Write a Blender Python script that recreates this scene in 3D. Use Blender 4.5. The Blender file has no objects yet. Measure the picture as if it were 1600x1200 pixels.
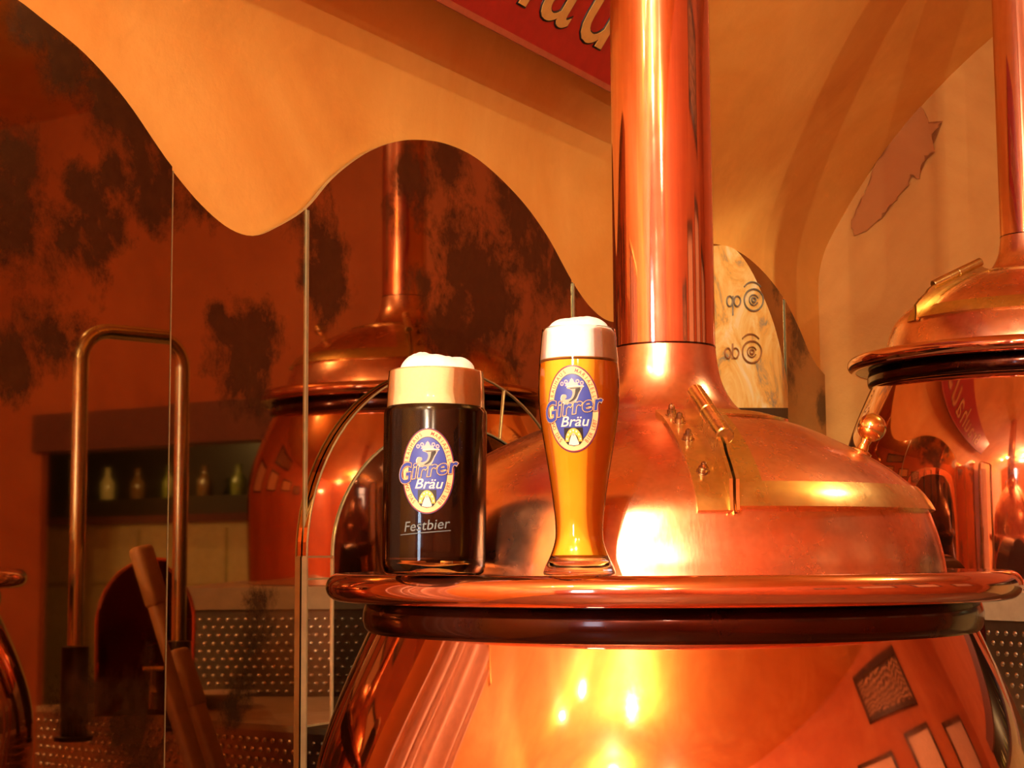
import bpy, bmesh, math, random
from math import sin, cos, atan, atan2, pi, radians, degrees, sqrt, floor
from mathutils import Vector, Matrix
random.seed(7)
S = bpy.context.scene
COL = S.collection
# ------------------------------------------------------------------ camera
F = 2600.0; ZC = 1.10
PITCH = atan(265 / F); ROLL = 0.006
fw = Vector((0, cos(PITCH), sin(PITCH)))
rt = (Vector((1, 0, 0)) - ROLL * Vector((0, -sin(PITCH), cos(PITCH)))).normalized()
up = rt.cross(fw).normalized()
cam_d = bpy.data.cameras.new('camera'); cam = bpy.data.objects.new('camera', cam_d); COL.objects.link(cam)
cam_d.sensor_width = 36; cam_d.lens = 36 * F / 1600; cam_d.clip_start = 0.02
cam.matrix_world = Matrix.Translation((0, 0, ZC)) @ Matrix((rt, up, -fw)).transposed().to_4x4()
S.camera = cam
S.view_settings.view_transform = 'Standard'
S.view_settings.look = 'None'
S.view_settings.gamma = 1.0
S.view_settings.use_curve_mapping = False
S.view_settings.exposure = 0.1
w = bpy.data.worlds.new('world'); S.world = w; w.use_nodes = True
w.node_tree.nodes['Background'].inputs[0].default_value = (1.0, 0.75, 0.5, 1)
w.node_tree.nodes['Background'].inputs[1].default_value = 0.05

# wall frame: s runs along the mirror wall, n points into the room
NX = Vector((0.866, -0.5, 0)); SX = Vector((0.5, 0.866, 0)); D0 = -1.4577
def W(s, n, z):
    p = NX * (D0 + n) + SX * s
    return Vector((p.x, p.y, z + ZC))
def refl(x, y):                      # a point seen in the mirror -> where it stands
    k = 2 * (x * NX.x + y * NX.y - D0)
    return (x - k * NX.x, y - k * NX.y)
def ray(u, v):
    return (fw * F + rt * (u - 800) + up * (600 - v)).normalized()
def on_wall(u, v, off=0.0):          # (s, z) on the mirror wall at offset off
    d = ray(u, v); t = (D0 + off) / (d.dot(NX))
    p = d * t
    return p.dot(SX), p.z
# ------------------------------------------------------------------ lights
def lamp(name, loc, power, size, color=(1, .86, .66), spot=None, target=None, blend=.6):
    l = bpy.data.lights.new(name, 'SPOT' if spot else 'POINT')
    l.energy = power; l.color = color; l.shadow_soft_size = size
    o = bpy.data.objects.new(name, l); COL.objects.link(o); o.location = loc
    if spot:
        l.spot_size = radians(spot); l.spot_blend = blend
        o.rotation_euler = (Vector(target) - Vector(loc)).to_track_quat('-Z', 'Y').to_euler()
    return o
S1 = 4.13; S0 = -3.2; NW = 3.3
LAMPS = []
WARM = (1, .80, .56)
def spotlamp(loc, power, size=.02, spot=None, target=None, color=WARM, blend=.6):
    LAMPS.append(Vector(loc)); return lamp('halogen_and_fill_light', loc, power, size, color, spot, target, blend)
#@LIGHTS
WARM = (1, .91, .84)
spotlamp(W(-0.45, 1.15, 1.38), 90, .010)
spotlamp(W(-1.6, 1.15, 1.40), 80, .014)
spotlamp(W(-2.1, 2.4, 1.40), 75, .016)
spotlamp(W(-0.2, .55, 1.18), 7, .006)
spotlamp(W(-0.35, .35, 1.12), 5, .006)
spotlamp(W(2.3, 1.9, 1.42), 26, .010)
spotlamp(W(0.9, 2.0, .35), 40, .010, 44, W(3.6, .45, .45))
spotlamp(W(-1.1, 1.22, .92), 210, .010, 12, W(1.257, .73, .13), blend=.9)  # added fill spot that brightens the two beers, not a known fixture
spotlamp(W(2.7, 1.3, 1.35), 60, .010, 26, W(3.75, 0, .42))  # added fill spot, lifts the gold panel right of the flue
spotlamp(W(S1 + .5, 3.0, .55), 16, .02, color=(1, .88, .42))
#@END
# ------------------------------------------------------------------ materials
def mat(name):
    m = bpy.data.materials.new(name); m.use_nodes = True
    nt = m.node_tree; b = nt.nodes['Principled BSDF']
    return m, nt, b
def noise(nt, scale, detail=4, rough=.6, vec=None, dist=0):
    n = nt.nodes.new('ShaderNodeTexNoise'); n.inputs['Scale'].default_value = scale
    n.inputs['Detail'].default_value = detail; n.inputs['Roughness'].default_value = rough
    n.inputs['Distortion'].default_value = dist
    if vec: nt.links.new(vec, n.inputs['Vector'])
    return n.outputs['Fac']
def ramp(nt, fac, stops):
    r = nt.nodes.new('ShaderNodeValToRGB'); nt.links.new(fac, r.inputs[0])
    e = r.color_ramp.elements
    while len(e) < len(stops): e.new(.5)
    for x, (p, c) in zip(e, stops):
        x.position = p; x.color = (*c, 1) if len(c) == 3 else (c[0],) * 3 + (1,)
    return r.outputs[0]
def g(v): return (v,)
def coords(nt, scale=(1, 1, 1)):
    t = nt.nodes.new('ShaderNodeTexCoord'); m = nt.nodes.new('ShaderNodeMapping')
    m.inputs['Scale'].default_value = scale
    nt.links.new(t.outputs['Object'], m.inputs[0]); return m.outputs[0]
def bump(nt, b, h, strength, dist=.001):
    n = nt.nodes.new('ShaderNodeBump'); n.inputs['Strength'].default_value = strength
    n.inputs['Distance'].default_value = dist
    nt.links.new(h, n.inputs['Height']); nt.links.new(n.outputs[0], b.inputs['Normal'])
def simple(name, col, rough=.5, metal=0, **kw):
    m, nt, b = mat(name)
    b.inputs['Base Color'].default_value = (*col, 1)
    b.inputs['Roughness'].default_value = rough; b.inputs['Metallic'].default_value = metal
    for k, v in kw.items(): b.inputs[k].default_value = v
    h = noise(nt, 40, 3, .6, coords(nt))
    nt.links.new(ramp(nt, h, [(.3, tuple(c * .88 for c in col)), (.7, tuple(min(1, c * 1.08) for c in col))]), b.inputs['Base Color'])
    return m
def copper(name, c1, c2, r0, r1, tarn=0.0, bstr=.15, hair=.0, coat=.5):
    """two glossy lobes: a polished one and a scratched, wider one"""
    m, nt, b = mat(name)
    v = coords(nt)
    base = ramp(nt, noise(nt, 9, 6, .65, v, .6), [(.35, c1), (.68, c2)])
    if tarn:
        mx = nt.nodes.new('ShaderNodeMix'); mx.data_type = 'RGBA'
        msk = ramp(nt, noise(nt, 14, 9, .72, v, 1.2), [(.60, g(0)), (.70, g(tarn))])
        nt.links.new(msk, mx.inputs[0]); nt.links.new(base, mx.inputs[6]); mx.inputs[7].default_value = (.36, .15, .06, 1)
        base = mx.outputs[2]
    nt.links.new(base, b.inputs['Base Color'])
    b.inputs['Metallic'].default_value = 1
    rr = ramp(nt, noise(nt, 26, 6, .7, v), [(.35, g(r0)), (.7, g(r1))])
    nt.links.new(rr, b.inputs['Roughness'])
    hh = noise(nt, 6, 3, .5, v)
    bump(nt, b, hh, bstr, .002)
    b2 = nt.nodes.new('ShaderNodeBsdfPrincipled')
    nt.links.new(base, b2.inputs['Base Color']); b2.inputs['Metallic'].default_value = 1
    b2.inputs['Roughness'].default_value = .34
    if coat:
        for q in (b, b2): q.inputs['Coat Weight'].default_value = coat; q.inputs['Coat Roughness'].default_value = max(.03, r0 * .6)
    sc = noise(nt, 260, 2, .5, coords(nt, (1, 1, .12)))
    bn = nt.nodes.new('ShaderNodeBump'); bn.inputs['Strength'].default_value = .25; bn.inputs['Distance'].default_value = .0006
    nt.links.new(sc, bn.inputs['Height']); nt.links.new(bn.outputs[0], b2.inputs['Normal'])
    ms = nt.nodes.new('ShaderNodeMixShader')
    f = ramp(nt, noise(nt, 7, 5, .7, v), [(.35, g(hair * .5)), (.7, g(min(1, hair * 1.5)))])
    nt.links.new(f, ms.inputs[0]); nt.links.new(b.outputs[0], ms.inputs[1]); nt.links.new(b2.outputs[0], ms.inputs[2])
    nt.links.new(ms.outputs[0], nt.nodes['Material Output'].inputs[0])
    return m
CU_BODY = copper('polished_copper', (.74, .32, .18), (.82, .40, .25), .03, .08, 0, .02, .05)
CU_DOME = copper('worn_copper', (.90, .40, .22), (.95, .52, .33), .16, .30, .5, .25, .35)
CU_RIM = copper('rim_copper', (.80, .34, .22), (.86, .42, .30), .04, .10, 0, .08, .08)
CU_PIPE = copper('flue_copper', (.80, .36, .23), (.87, .44, .31), .04, .09, 0, .06, .07)
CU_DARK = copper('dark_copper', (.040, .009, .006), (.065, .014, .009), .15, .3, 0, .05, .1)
BRASS = copper('aged_brass', (.72, .52, .17), (.90, .68, .28), .14, .3, .35, .1, .35)
BRASS_S = copper('shiny_brass', (.90, .62, .26), (.95, .70, .32), .04, .1, 0, .03, .1)
STEEL = copper('steel_tube', (.78, .80, .52), (.88, .88, .62), .12, .22, 0, .05, .2)
STEELP = copper('dimpled_steel', (.30, .27, .22), (.42, .38, .31), .30, .42, 0, .05, .4)
BOLT = copper('bolt_metal', (.35, .22, .14), (.55, .35, .22), .12, .3, 0, .05, .3)
def plaster(name, a, bcol, c):
    m, nt, b = mat(name); v = coords(nt)
    base = ramp(nt, noise(nt, 1.6, 8, .62, v, .8), [(.32, a), (.5, bcol), (.68, c)])
    mx = nt.nodes.new('ShaderNodeMix'); mx.data_type = 'RGBA'; mx.blend_type = 'MULTIPLY'; mx.inputs[0].default_value = .5
    nt.links.new(base, mx.inputs[6])
    nt.links.new(ramp(nt, noise(nt, 9, 6, .6, v), [(.3, (.86, .80, .72)), (.7, (1, 1, 1))]), mx.inputs[7])
    nt.links.new(mx.outputs[2], b.inputs['Base Color']); b.inputs['Roughness'].default_value = .62
    b.inputs['Specular IOR Level'].default_value = .35
    bump(nt, b, noise(nt, 14, 8, .65, v), .35, .006)
    return m
PLASTER = plaster('ochre_plaster', (.74, .32, .055), (.84, .42, .08), (.92, .54, .13))
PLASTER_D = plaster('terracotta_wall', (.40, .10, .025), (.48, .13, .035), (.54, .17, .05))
PLASTER2 = plaster('tan_plaster', (.58, .26, .05), (.66, .33, .075), (.74, .40, .10))
SPALL = plaster('terracotta_plaster', (.46, .16, .035), (.52, .20, .045), (.58, .24, .06))
def antique(name, tint, dark, lo=.515, hi=.56, scale=4.2, rough=.03, seed=0, att=False):
    m, nt, b = mat(name)
    t = nt.nodes.new('ShaderNodeTexCoord'); mp = nt.nodes.new('ShaderNodeMapping')
    mp.inputs['Location'].default_value = (seed, seed * .7, seed * .3)
    nt.links.new(t.outputs['Object'], mp.inputs[0]); v = mp.outputs[0]
    fine = noise(nt, 60, 6, .75, v)
    big = noise(nt, scale, 14, .68, v, .25)
    if att:
        at = nt.nodes.new('ShaderNodeAttribute'); at.attribute_name = 'patina'
        a = nt.nodes.new('ShaderNodeMath'); a.operation = 'MULTIPLY_ADD'; a.inputs[1].default_value = .34
        nt.links.new(at.outputs['Fac'], a.inputs[0])
        b0 = nt.nodes.new('ShaderNodeMath'); b0.operation = 'MULTIPLY_ADD'; b0.inputs[1].default_value = .35
        nt.links.new(noise(nt, 42, 8, .75, v), b0.inputs[0]); nt.links.new(noise(nt, 9, 8, .7, v, .3), b0.inputs[2])
        nt.links.new(b0.outputs[0], a.inputs[2]); big = a.outputs[0]
    msk = ramp(nt, big, [(lo, g(0)), (hi, g(.93))])
    b.inputs['Metallic'].default_value = 1; b.inputs['Roughness'].default_value = rough
    nt.links.new(ramp(nt, noise(nt, 5, 5, .6, v), [(.3, tuple(x * .8 for x in tint)), (.7, tint)]), b.inputs['Base Color'])
    b2 = nt.nodes.new('ShaderNodeBsdfPrincipled')
    nt.links.new(ramp(nt, fine, [(.35, dark), (.7, tuple(x * 1.8 for x in dark))]), b2.inputs['Base Color'])
    b2.inputs['Roughness'].default_value = .25; b2.inputs['Metallic'].default_value = .8
    ms = nt.nodes.new('ShaderNodeMixShader'); nt.links.new(msk, ms.inputs[0])
    nt.links.new(b.outputs[0], ms.inputs[1]); nt.links.new(b2.outputs[0], ms.inputs[2])
    nt.links.new(ms.outputs[0], nt.nodes['Material Output'].inputs[0])
    return m
TINT = (.48, .29, .13)
MIRROR = antique('antique_mirror', TINT, (.055, .026, .008), .70, .88, att=True)
MIRROR_CLEAN = antique('clear_mirror', (.82, .66, .46), (.1, .055, .02), .80, .9)
MIRROR_DARK = antique('smoked_mirror', (.14, .115, .08), (.02, .015, .01), .80, .9)
GILT = antique('gilded_glass', (.55, .42, .25), (.22, .19, .13), .45, .56, 7, .35)
EDGE = simple('glass_edge', (.55, .52, .28), .2, .6)
GLASS_GREEN = simple('bevelled_glass_edge', (.50, .55, .33), .12, .5)
WOOD = simple('paddle_wood', (.42, .20, .07), .55)
DARKWOOD = simple('dark_wood', (.035, .018, .01), .4)
BEAM = simple('painted_beam', (.16, .055, .03), .5)
OLIVE = simple('olive_cabinet', (.62, .56, .22), .5)
STONE = simple('stone_coping', (.40, .31, .20), .6)
FLOORM = simple('floor_tile', (.22, .11, .06), .35)
RED = simple('red_sign_paint', (.36, .012, .008), .35)
GOLD = simple('gold_lettering', (.62, .36, .09), .4)
BLACK = simple('black_print', (.012, .01, .01), .4)
PORC = simple('white_porcelain', (.75, .68, .58), .2)
CURT = simple('cream_curtain', (.92, .74, .62), .8)
def foam(name, col):
    m, nt, b = mat(name); v = coords(nt)
    nt.links.new(ramp(nt, noise(nt, 320, 3, .7, v), [(.3, tuple(c * .93 for c in col)), (.6, col)]), b.inputs['Base Color'])
    b.inputs['Roughness'].default_value = .7
    b.inputs['Subsurface Weight'].default_value = .3; b.inputs['Subsurface Scale'].default_value = .01
    bump(nt, b, noise(nt, 500, 3, .7, v), .4, .0006)
    return m
FOAM_W = foam('white_foam', (.97, .93, .90))
FOAM_C = foam('cream_foam', (.93, .66, .36))
# ------------------------------------------------------------------ object helpers
def obj(name, bm, m, parent=None, smooth=True, label=None, auto=None):
    me = bpy.data.meshes.new(name)
    bmesh.ops.recalc_face_normals(bm, faces=bm.faces)
    bm.to_mesh(me); bm.free()
    o = bpy.data.objects.new(name, me); COL.objects.link(o)
    if m: me.materials.append(m)
    if smooth:
        me.polygons.foreach_set('use_smooth', [True] * len(me.polygons))
        me.set_sharp_from_angle(angle=radians(auto or 35))
    if parent: o.parent = parent
    if label: o['label'] = label
    return o
def tag(o, label, cat, group=None):
    o['label'] = label; o['category'] = cat
    if group: o['group'] = group
    return o
def thing(name, loc, label, cat, group=None, rotz=0):
    o = bpy.data.objects.new(name, None); COL.objects.link(o)
    o.location = loc; o.rotation_euler = (0, 0, rotz); o.empty_display_size = .05
    return tag(o, label, cat, group)
def struct(name, bm, m, parent=None, smooth=False):
    o = obj(name, bm, m, parent, smooth)
    if not parent: o['kind'] = 'structure'
    return o
def B(): return bmesh.new()
def quad(bm, *p): return bm.faces.new([bm.verts.new(q) for q in p])
def box(bm, lo, hi, f=None):
    (x0, y0, z0), (x1, y1, z1) = lo, hi
    P = [(x0, y0, z0), (x1, y0, z0), (x1, y1, z0), (x0, y1, z0), (x0, y0, z1), (x1, y0, z1), (x1, y1, z1), (x0, y1, z1)]
    v = [bm.verts.new(f(*p) if f else p) for p in P]
    for q in ((0, 1, 2, 3), (4, 5, 6, 7), (0, 1, 5, 4), (1, 2, 6, 5), (2, 3, 7, 6), (3, 0, 4, 7)):
        bm.faces.new([v[i] for i in q])
    return v
def bevel(bm, w, seg=2):
    bmesh.ops.bevel(bm, geom=list(bm.edges), offset=w, segments=seg, affect='EDGES', profile=.5)
def cr(pts, n=8):
    """Catmull-Rom through 2-D points"""
    P = [tuple(2 * a - b for a, b in zip(pts[0], pts[1]))] + list(pts) + [tuple(2 * a - b for a, b in zip(pts[-1], pts[-2]))]
    out = []
    for i in range(1, len(P) - 2):
        for k in range(n):
            t = k / n
            out.append(tuple(.5 * (2 * b + (c - a) * t + (2 * a - 5 * b + 4 * c - d) * t * t + (-a + 3 * b - 3 * c + d) * t ** 3)
                             for a, b, c, d in zip(*P[i - 1:i + 3])))
    out.append(tuple(pts[-1])); return out
def lathe(bm, prof, seg=96, close=False, c=(0, 0)):
    rings = []
    for r, z in prof:
        if r < 1e-5: rings.append([bm.verts.new((c[0], c[1], z))])
        else: rings.append([bm.verts.new((c[0] + r * cos(2 * pi * k / seg), c[1] + r * sin(2 * pi * k / seg), z)) for k in range(seg)])
    if close: rings.append(rings[0])
    for a, b in zip(rings, rings[1:]):
        for k in range(seg):
            q = [a[k % len(a)], a[(k + 1) % len(a)], b[(k + 1) % len(b)], b[k % len(b)]]
            u = []
            for v in q:
                if v not in u: u.append(v)
            if len(u) > 2: bm.faces.new(u)
def tube(bm, path, r, seg=16, cap=True):
    path = [Vector(p) for p in path]; rings = []
    t0 = (path[1] - path[0]).normalized(); a = t0.orthogonal().normalized()
    for i, p in enumerate(path):
        t = (path[min(i + 1, len(path) - 1)] - path[max(i - 1, 0)]).normalized()
        a = (a - t * a.dot(t)).normalized(); b = t.cross(a)
        rr = r[i] if isinstance(r, (list, tuple)) else r
        rings.append([bm.verts.new(p + (a * cos(2 * pi * k / seg) + b * sin(2 * pi * k / seg)) * rr) for k in range(seg)])
    for x, y in zip(rings, rings[1:]):
        for k in range(seg): bm.faces.new([x[k], x[(k + 1) % seg], y[(k + 1) % seg], y[k]])
    if cap: bm.faces.new(rings[0]); bm.faces.new(rings[-1])
def slab(bm, f, na, nb, h0, h1):
    """f(a, b) -> (position, normal); a block between heights h0 and h1 over that surface"""
    T = [[None] * (nb + 1) for _ in range(na + 1)]; L = [[None] * (nb + 1) for _ in range(na + 1)]
    for i in range(na + 1):
        for j in range(nb + 1):
            p, n = f(i / na, j / nb)
            T[i][j] = bm.verts.new(p + n * h1); L[i][j] = bm.verts.new(p + n * h0)
    for i in range(na):
        for j in range(nb):
            bm.faces.new([T[i][j], T[i + 1][j], T[i + 1][j + 1], T[i][j + 1]])
            bm.faces.new([L[i][j], L[i + 1][j], L[i + 1][j + 1], L[i][j + 1]])
    for i in range(na):
        for j in (0, nb): bm.faces.new([T[i][j], T[i + 1][j], L[i + 1][j], L[i][j]])
    for j in range(nb):
        for i in (0, na): bm.faces.new([T[i][j], T[i][j + 1], L[i][j + 1], L[i][j]])
def poly_slab(bm, pts3, d):
    """a planar outline given thickness along d"""
    a = [bm.verts.new(p) for p in pts3]; b = [bm.verts.new(Vector(p) + d) for p in pts3]
    f0 = bm.faces.new(a); f1 = bm.faces.new(b[::-1]); n = len(a)
    for i in range(n): bm.faces.new([a[i], a[(i + 1) % n], b[(i + 1) % n], b[i]])
    if n > 4: bmesh.ops.triangulate(bm, faces=[f0, f1])
# ------------------------------------------------------------------ the room
ZF = -ZC
# cross-section of the vault: (n, z)
VA = [(0, ZF), (0, .69)]
_n, _z, _a, _h = 0.0, .69, 90.0, .02
while _a > 0:
    _a -= (26 / .12 if _a > 64 else degrees(1 / 1.48)) * _h
    _n += cos(radians(_a)) * _h; _z += sin(radians(_a)) * _h
    VA.append((_n, _z))
CZ = VA[-1][1]
VA = VA[:2] + VA[2:9] + VA[9::4] + ([VA[-1]] if (len(VA) - 9) % 4 != 1 else [])
VA = [VA[0], VA[1], VA[1]] + VA[2:] + [(2.1, CZ)]
bm = B()
def strip(bm, prof, s0, s1, seg=1):
    for (n0, z0), (n1, z1) in zip(prof, prof[1:]):
        for k in range(seg):
            a = s0 + (s1 - s0) * k / seg; b = s0 + (s1 - s0) * (k + 1) / seg
            quad(bm, W(a, n0, z0), W(b, n0, z0), W(b, n1, z1), W(a, n1, z1))
strip(bm, VA[:2], S0, S1); struct('wall_left', bm, PLASTER)
bm = B(); strip(bm, VA[2:], S0, S1)
strip(bm, [(2.1, CZ), (NW, CZ)], S0, S1); bmesh.ops.remove_doubles(bm, verts=bm.verts, dist=1e-4)
struct('ceiling', bm, PLASTER, smooth=True)
# far wall: its left edge follows the vault; an opening to the bar at n 1.3 .. 2.95 below z .47
OPN0, OPN1, OPZ = 1.35, 2.95, .47
bm = B()
def far_face(bm, s):
    pv = VA[2:] + []
    for k in range(len(pv) - 1):
        if pv[k][0] < .62 < pv[k + 1][0]:
            t = (.62 - pv[k][0]) / (pv[k + 1][0] - pv[k][0]); pv.insert(k + 1, (.62, pv[k][1] + t * (pv[k + 1][1] - pv[k][1]))); break
    for (n0, z0), (n1, z1) in zip(pv, pv[1:]):
        lo = ZF if n1 <= OPN0 else OPZ
        if n0 < OPN0 < n1:
            zm = z0 + (z1 - z0) * (OPN0 - n0) / (n1 - n0)
            quad(bm, W(s, n0, ZF), W(s, OPN0, ZF), W(s, OPN0, zm), W(s, n0, z0))
            quad(bm, W(s, OPN0, OPZ), W(s, n1, OPZ), W(s, n1, z1), W(s, OPN0, zm))
        else:
            quad(bm, W(s, n0, lo), W(s, n1, lo), W(s, n1, z1), W(s, n0, z0))
    quad(bm, W(s, 2.1, OPZ), W(s, OPN1, OPZ), W(s, OPN1, CZ), W(s, 2.1, CZ))
    quad(bm, W(s, OPN1, ZF), W(s, NW, ZF), W(s, NW, CZ), W(s, OPN1, CZ))
    quad(bm, W(s, OPN0, ZF), W(s, OPN0, OPZ), W(s + .03, OPN0, OPZ), W(s + .03, OPN0, ZF))
    quad(bm, W(s, OPN1, ZF), W(s, OPN1, OPZ), W(s + .03, OPN1, OPZ), W(s + .03, OPN1, ZF))
    quad(bm, W(s, OPN0, OPZ), W(s, OPN1, OPZ), W(s + .03, OPN1, OPZ), W(s + .03, OPN0, OPZ))
far_face(bm, S1)
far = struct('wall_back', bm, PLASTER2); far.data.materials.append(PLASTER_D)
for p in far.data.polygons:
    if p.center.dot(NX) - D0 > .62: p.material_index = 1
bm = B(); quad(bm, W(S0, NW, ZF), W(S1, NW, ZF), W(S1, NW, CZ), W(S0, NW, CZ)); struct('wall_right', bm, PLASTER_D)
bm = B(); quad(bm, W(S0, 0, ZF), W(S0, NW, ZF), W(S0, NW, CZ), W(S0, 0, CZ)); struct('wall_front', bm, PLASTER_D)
bm = B(); quad(bm, W(S0, -.3, ZF), W(S1 + 1.6, -.3, ZF), W(S1 + 1.6, NW + .3, ZF), W(S0, NW + .3, ZF)); struct('floor', bm, FLOORM)
# tall daylight window behind the camera
wf = B(); n0, n1, z0, z1 = .44, .92, -.15, 1.0
box(wf, (S0 + .005, n0, z0), (S0 + .02, n1, z1), lambda s, n, z: W(s, n, z))
m, nt, b = mat('daylight_pane'); b.inputs['Emission Color'].default_value = (.62, .78, 1, 1); b.inputs['Emission Strength'].default_value = 14; b.inputs['Base Color'].default_value = (.5, .6, .7, 1)
win = struct('window_1', wf, m)
bm = B()
for q in ((n0 - .05, n0, z0 - .05, z1 + .05), (n1, n1 + .05, z0 - .05, z1 + .05), (n0, n1, z1, z1 + .05), (n0, n1, z0 - .05, z0), (n0, n1, .40, .43)):
    box(bm, (S0 + .002, q[0], q[2]), (S0 + .05, q[1], q[3]), lambda s, n, z: W(s, n, z))
struct('window_frame', bm, DARKWOOD, parent=win)
# bar alcove behind the opening
SB = S1 + 1.1
bm = B()
quad(bm, W(SB, 1.0, ZF), W(SB, 4.1, ZF), W(SB, 4.1, .7), W(SB, 1.0, .7))
quad(bm, W(S1 + .03, 1.0, ZF), W(SB, 1.0, ZF), W(SB, 1.0, .7), W(S1 + .03, 1.0, .7))
quad(bm, W(S1 + .03, 4.1, ZF), W(SB, 4.1, ZF), W(SB, 4.1, .7), W(S1 + .03, 4.1, .7))
quad(bm, W(S1 + .03, 1.0, .7), W(SB, 1.0, .7), W(SB, 4.1, .7), W(S1 + .03, 4.1, .7))
struct('wall_alcove', bm, DARKWOOD)
bm = B(); box(bm, (S1 - .03, OPN0 - .02, .36), (S1 + .1, OPN1 + .02, .49), lambda s, n, z: W(s, n, z)); struct('trim_1', bm, BEAM)
# exposed terracotta patch in the plaster of the far wall
def on_far(u, v):
    d = ray(u, v); t = S1 / d.dot(SX); p = d * t; return (p.dot(NX) - D0, p.z)
pp = [(1418, 166), (1432, 162), (1446, 176), (1452, 196), (1474, 188), (1466, 200), (1456, 212), (1460, 236), (1446, 246), (1440, 262),
      (1436, 278), (1424, 274), (1420, 290), (1408, 300), (1398, 318), (1390, 322), (1378, 340), (1366, 352), (1350, 364), (1336, 370),
      (1330, 352), (1340, 330), (1352, 304), (1362, 282), (1364, 262), (1380, 246), (1388, 228), (1398, 200), (1408, 180)]
random.seed(3); pr = []
for (a, b), (c, d) in zip(pp, pp[1:] + pp[:1]):
    for k in range(4):
        t = k / 4; pr.append((a + (c - a) * t + random.uniform(-2.4, 2.4), b + (d - b) * t + random.uniform(-2.4, 2.4)))
bm = B(); poly_slab(bm, [W(S1 - .004, *on_far(*q)) for q in pr], -SX * .002)
bmesh.ops.triangulate(bm, faces=bm.faces); struct('plaster_patch', bm, SPALL, parent=far)
# ------------------------------------------------------------------ mirror panels on the left wall
wave = cr([(-120, -20), (-60, -22), (0, -6), (60, 38), (120, 88), (180, 156), (232, 232), (255, 264), (300, 318), (345, 357), (385, 370), (425, 355), (470, 326),
           (510, 280), (560, 242), (605, 224), (645, 220), (690, 227), (740, 252), (800, 308), (845, 368), (885, 440), (915, 482), (945, 503),
           (975, 496), (1010, 450), (1050, 402), (1085, 384), (1115, 383), (1150, 396), (1185, 425), (1217, 466), (1240, 510), (1262, 560), (1285, 590)], 5)
joints = [-120, 255, 468, 885, 1217, 1286]
labs = ['leftmost antique mirror panel, top edge sloping down, with large dark blotches',
        'narrow antique mirror panel under the lowest dip of the wavy top edge',
        'humped antique mirror panel behind the mug, with the reflected kettle',
        'antique mirror panel passing behind the big copper flue',
        'narrowest antique mirror panel, last on the right, its top edge falling to the bare plaster']
GM = 'antique mirror panels along the plaster wall'
TH = .008
BLOBS = []
for u, v, r in ((150,150,62),(90,110,45),(200,190,52),(20,250,66),(20,350,66),(80,370,56),(140,390,50),(110,290,35),(238,270,55),(228,320,30),(305,315,34),(160,270,22),(40,40,40),
                (385,540,48),(365,590,50),(345,520,22),(478,360,44),(500,430,52),(475,440,30),(60,530,55),(15,570,50),(330,500,20),(690,260,40),(720,400,66),(760,480,75),(690,520,55),
                (800,330,55),(830,400,45),(600,330,28),(650,450,30),(640,290,38),(870,430,38),(1210,440,22),(1240,520,30),(1225,590,24),(1280,640,24),(180,1130,75),(120,1100,45),(385,1000,24),(395,950,26),(360,1070,26),(350,1110,22)):
    bs, bz = on_wall(u, v); BLOBS.append((bs, bz, r * .00112 * (1 + u / 900)))
for k in range(5):
    u0, u1 = joints[k], joints[k + 1]
    top = [(u, v) for u, v in wave if u0 + 2 < u < u1 - 2]
    def vat(u):
        for (a, b), (c, d) in zip(wave, wave[1:]):
            if a <= u <= c and c > a: return b + (d - b) * (u - a) / (c - a)
        return wave[-1][1]
    pts = [on_wall(*q) for q in [(u0 + (1 if k else 0), vat(u0 + 1))] + top + [(u1 - 1, vat(u1 - 1))]]
    pts = [(s, min(z, .712)) for s, z in pts]
    pts = pts + [(pts[-1][0], -.9), (pts[0][0], -.9)]
    bm = B()
    rot = radians(.66) if k == 0 else 0
    sj = pts[-1][0]
    def lift(s): return 0.004 + (s - sj) * sin(rot)
    tp = pts[:-2]
    def ztop(a):
        for (a0, z0), (a1, z1) in zip(tp, tp[1:]):
            if a0 <= a <= a1 and a1 > a0: return z0 + (z1 - z0) * (a - a0) / (a1 - a0)
        return tp[-1][1]
    sa, sb = tp[0][0], tp[-1][0]; nc = max(6, int((sb - sa) / .012)); NR = 84; cols = []
    field = []
    for i in range(nc + 1):
        a = sa + (sb - sa) * i / nc; zt = ztop(a)
        zs = [zt - (zt + .5) * r / NR for r in range(NR + 1)] + [-.9]
        cols.append([bm.verts.new(W(a, lift(a) + TH, z)) for z in zs] + [bm.verts.new(W(a, lift(a), z)) for z in (-.9, zt)])
        field += [max([-.8] + [1 - sqrt((a - bs) ** 2 + (z - bz) ** 2) / br for bs, bz, br in BLOBS]) for z in zs] + [-.8, -.8]
    M = len(cols[0])
    for p, q in zip(cols, cols[1:]):
        for e in range(M): bm.faces.new([p[e], q[e], q[(e + 1) % M], p[(e + 1) % M]])
    bm.faces.new(cols[0]); bm.faces.new(cols[-1][::-1])
    mp = obj('mirror_panel', bm, MIRROR, smooth=False); mp.data.materials.append(EDGE)
    at_ = mp.data.attributes.new('patina', 'FLOAT', 'POINT'); at_.data.foreach_set('value', field)
    for p in mp.data.polygons:
        p.material_index = 0 if abs(p.normal.dot(NX)) > .9 else 1
    tag(mp, labs[k], 'mirror', GM)
    if k:                                                   # bright bevelled joint on the left edge of the panel
        s0 = pts[0][0]
        for j, (o0, o1) in enumerate(((-.0028, -.0004), (.0006, .003))):
            bm = B(); box(bm, (s0 + o0, .0, -.9), (s0 + o1, .0145, pts[0][1] - .003), lambda s, n, z: W(s, n, z))
            obj('bevelled_edge', bm, EDGE if j else GLASS_GREEN, mp, smooth=False)
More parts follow.
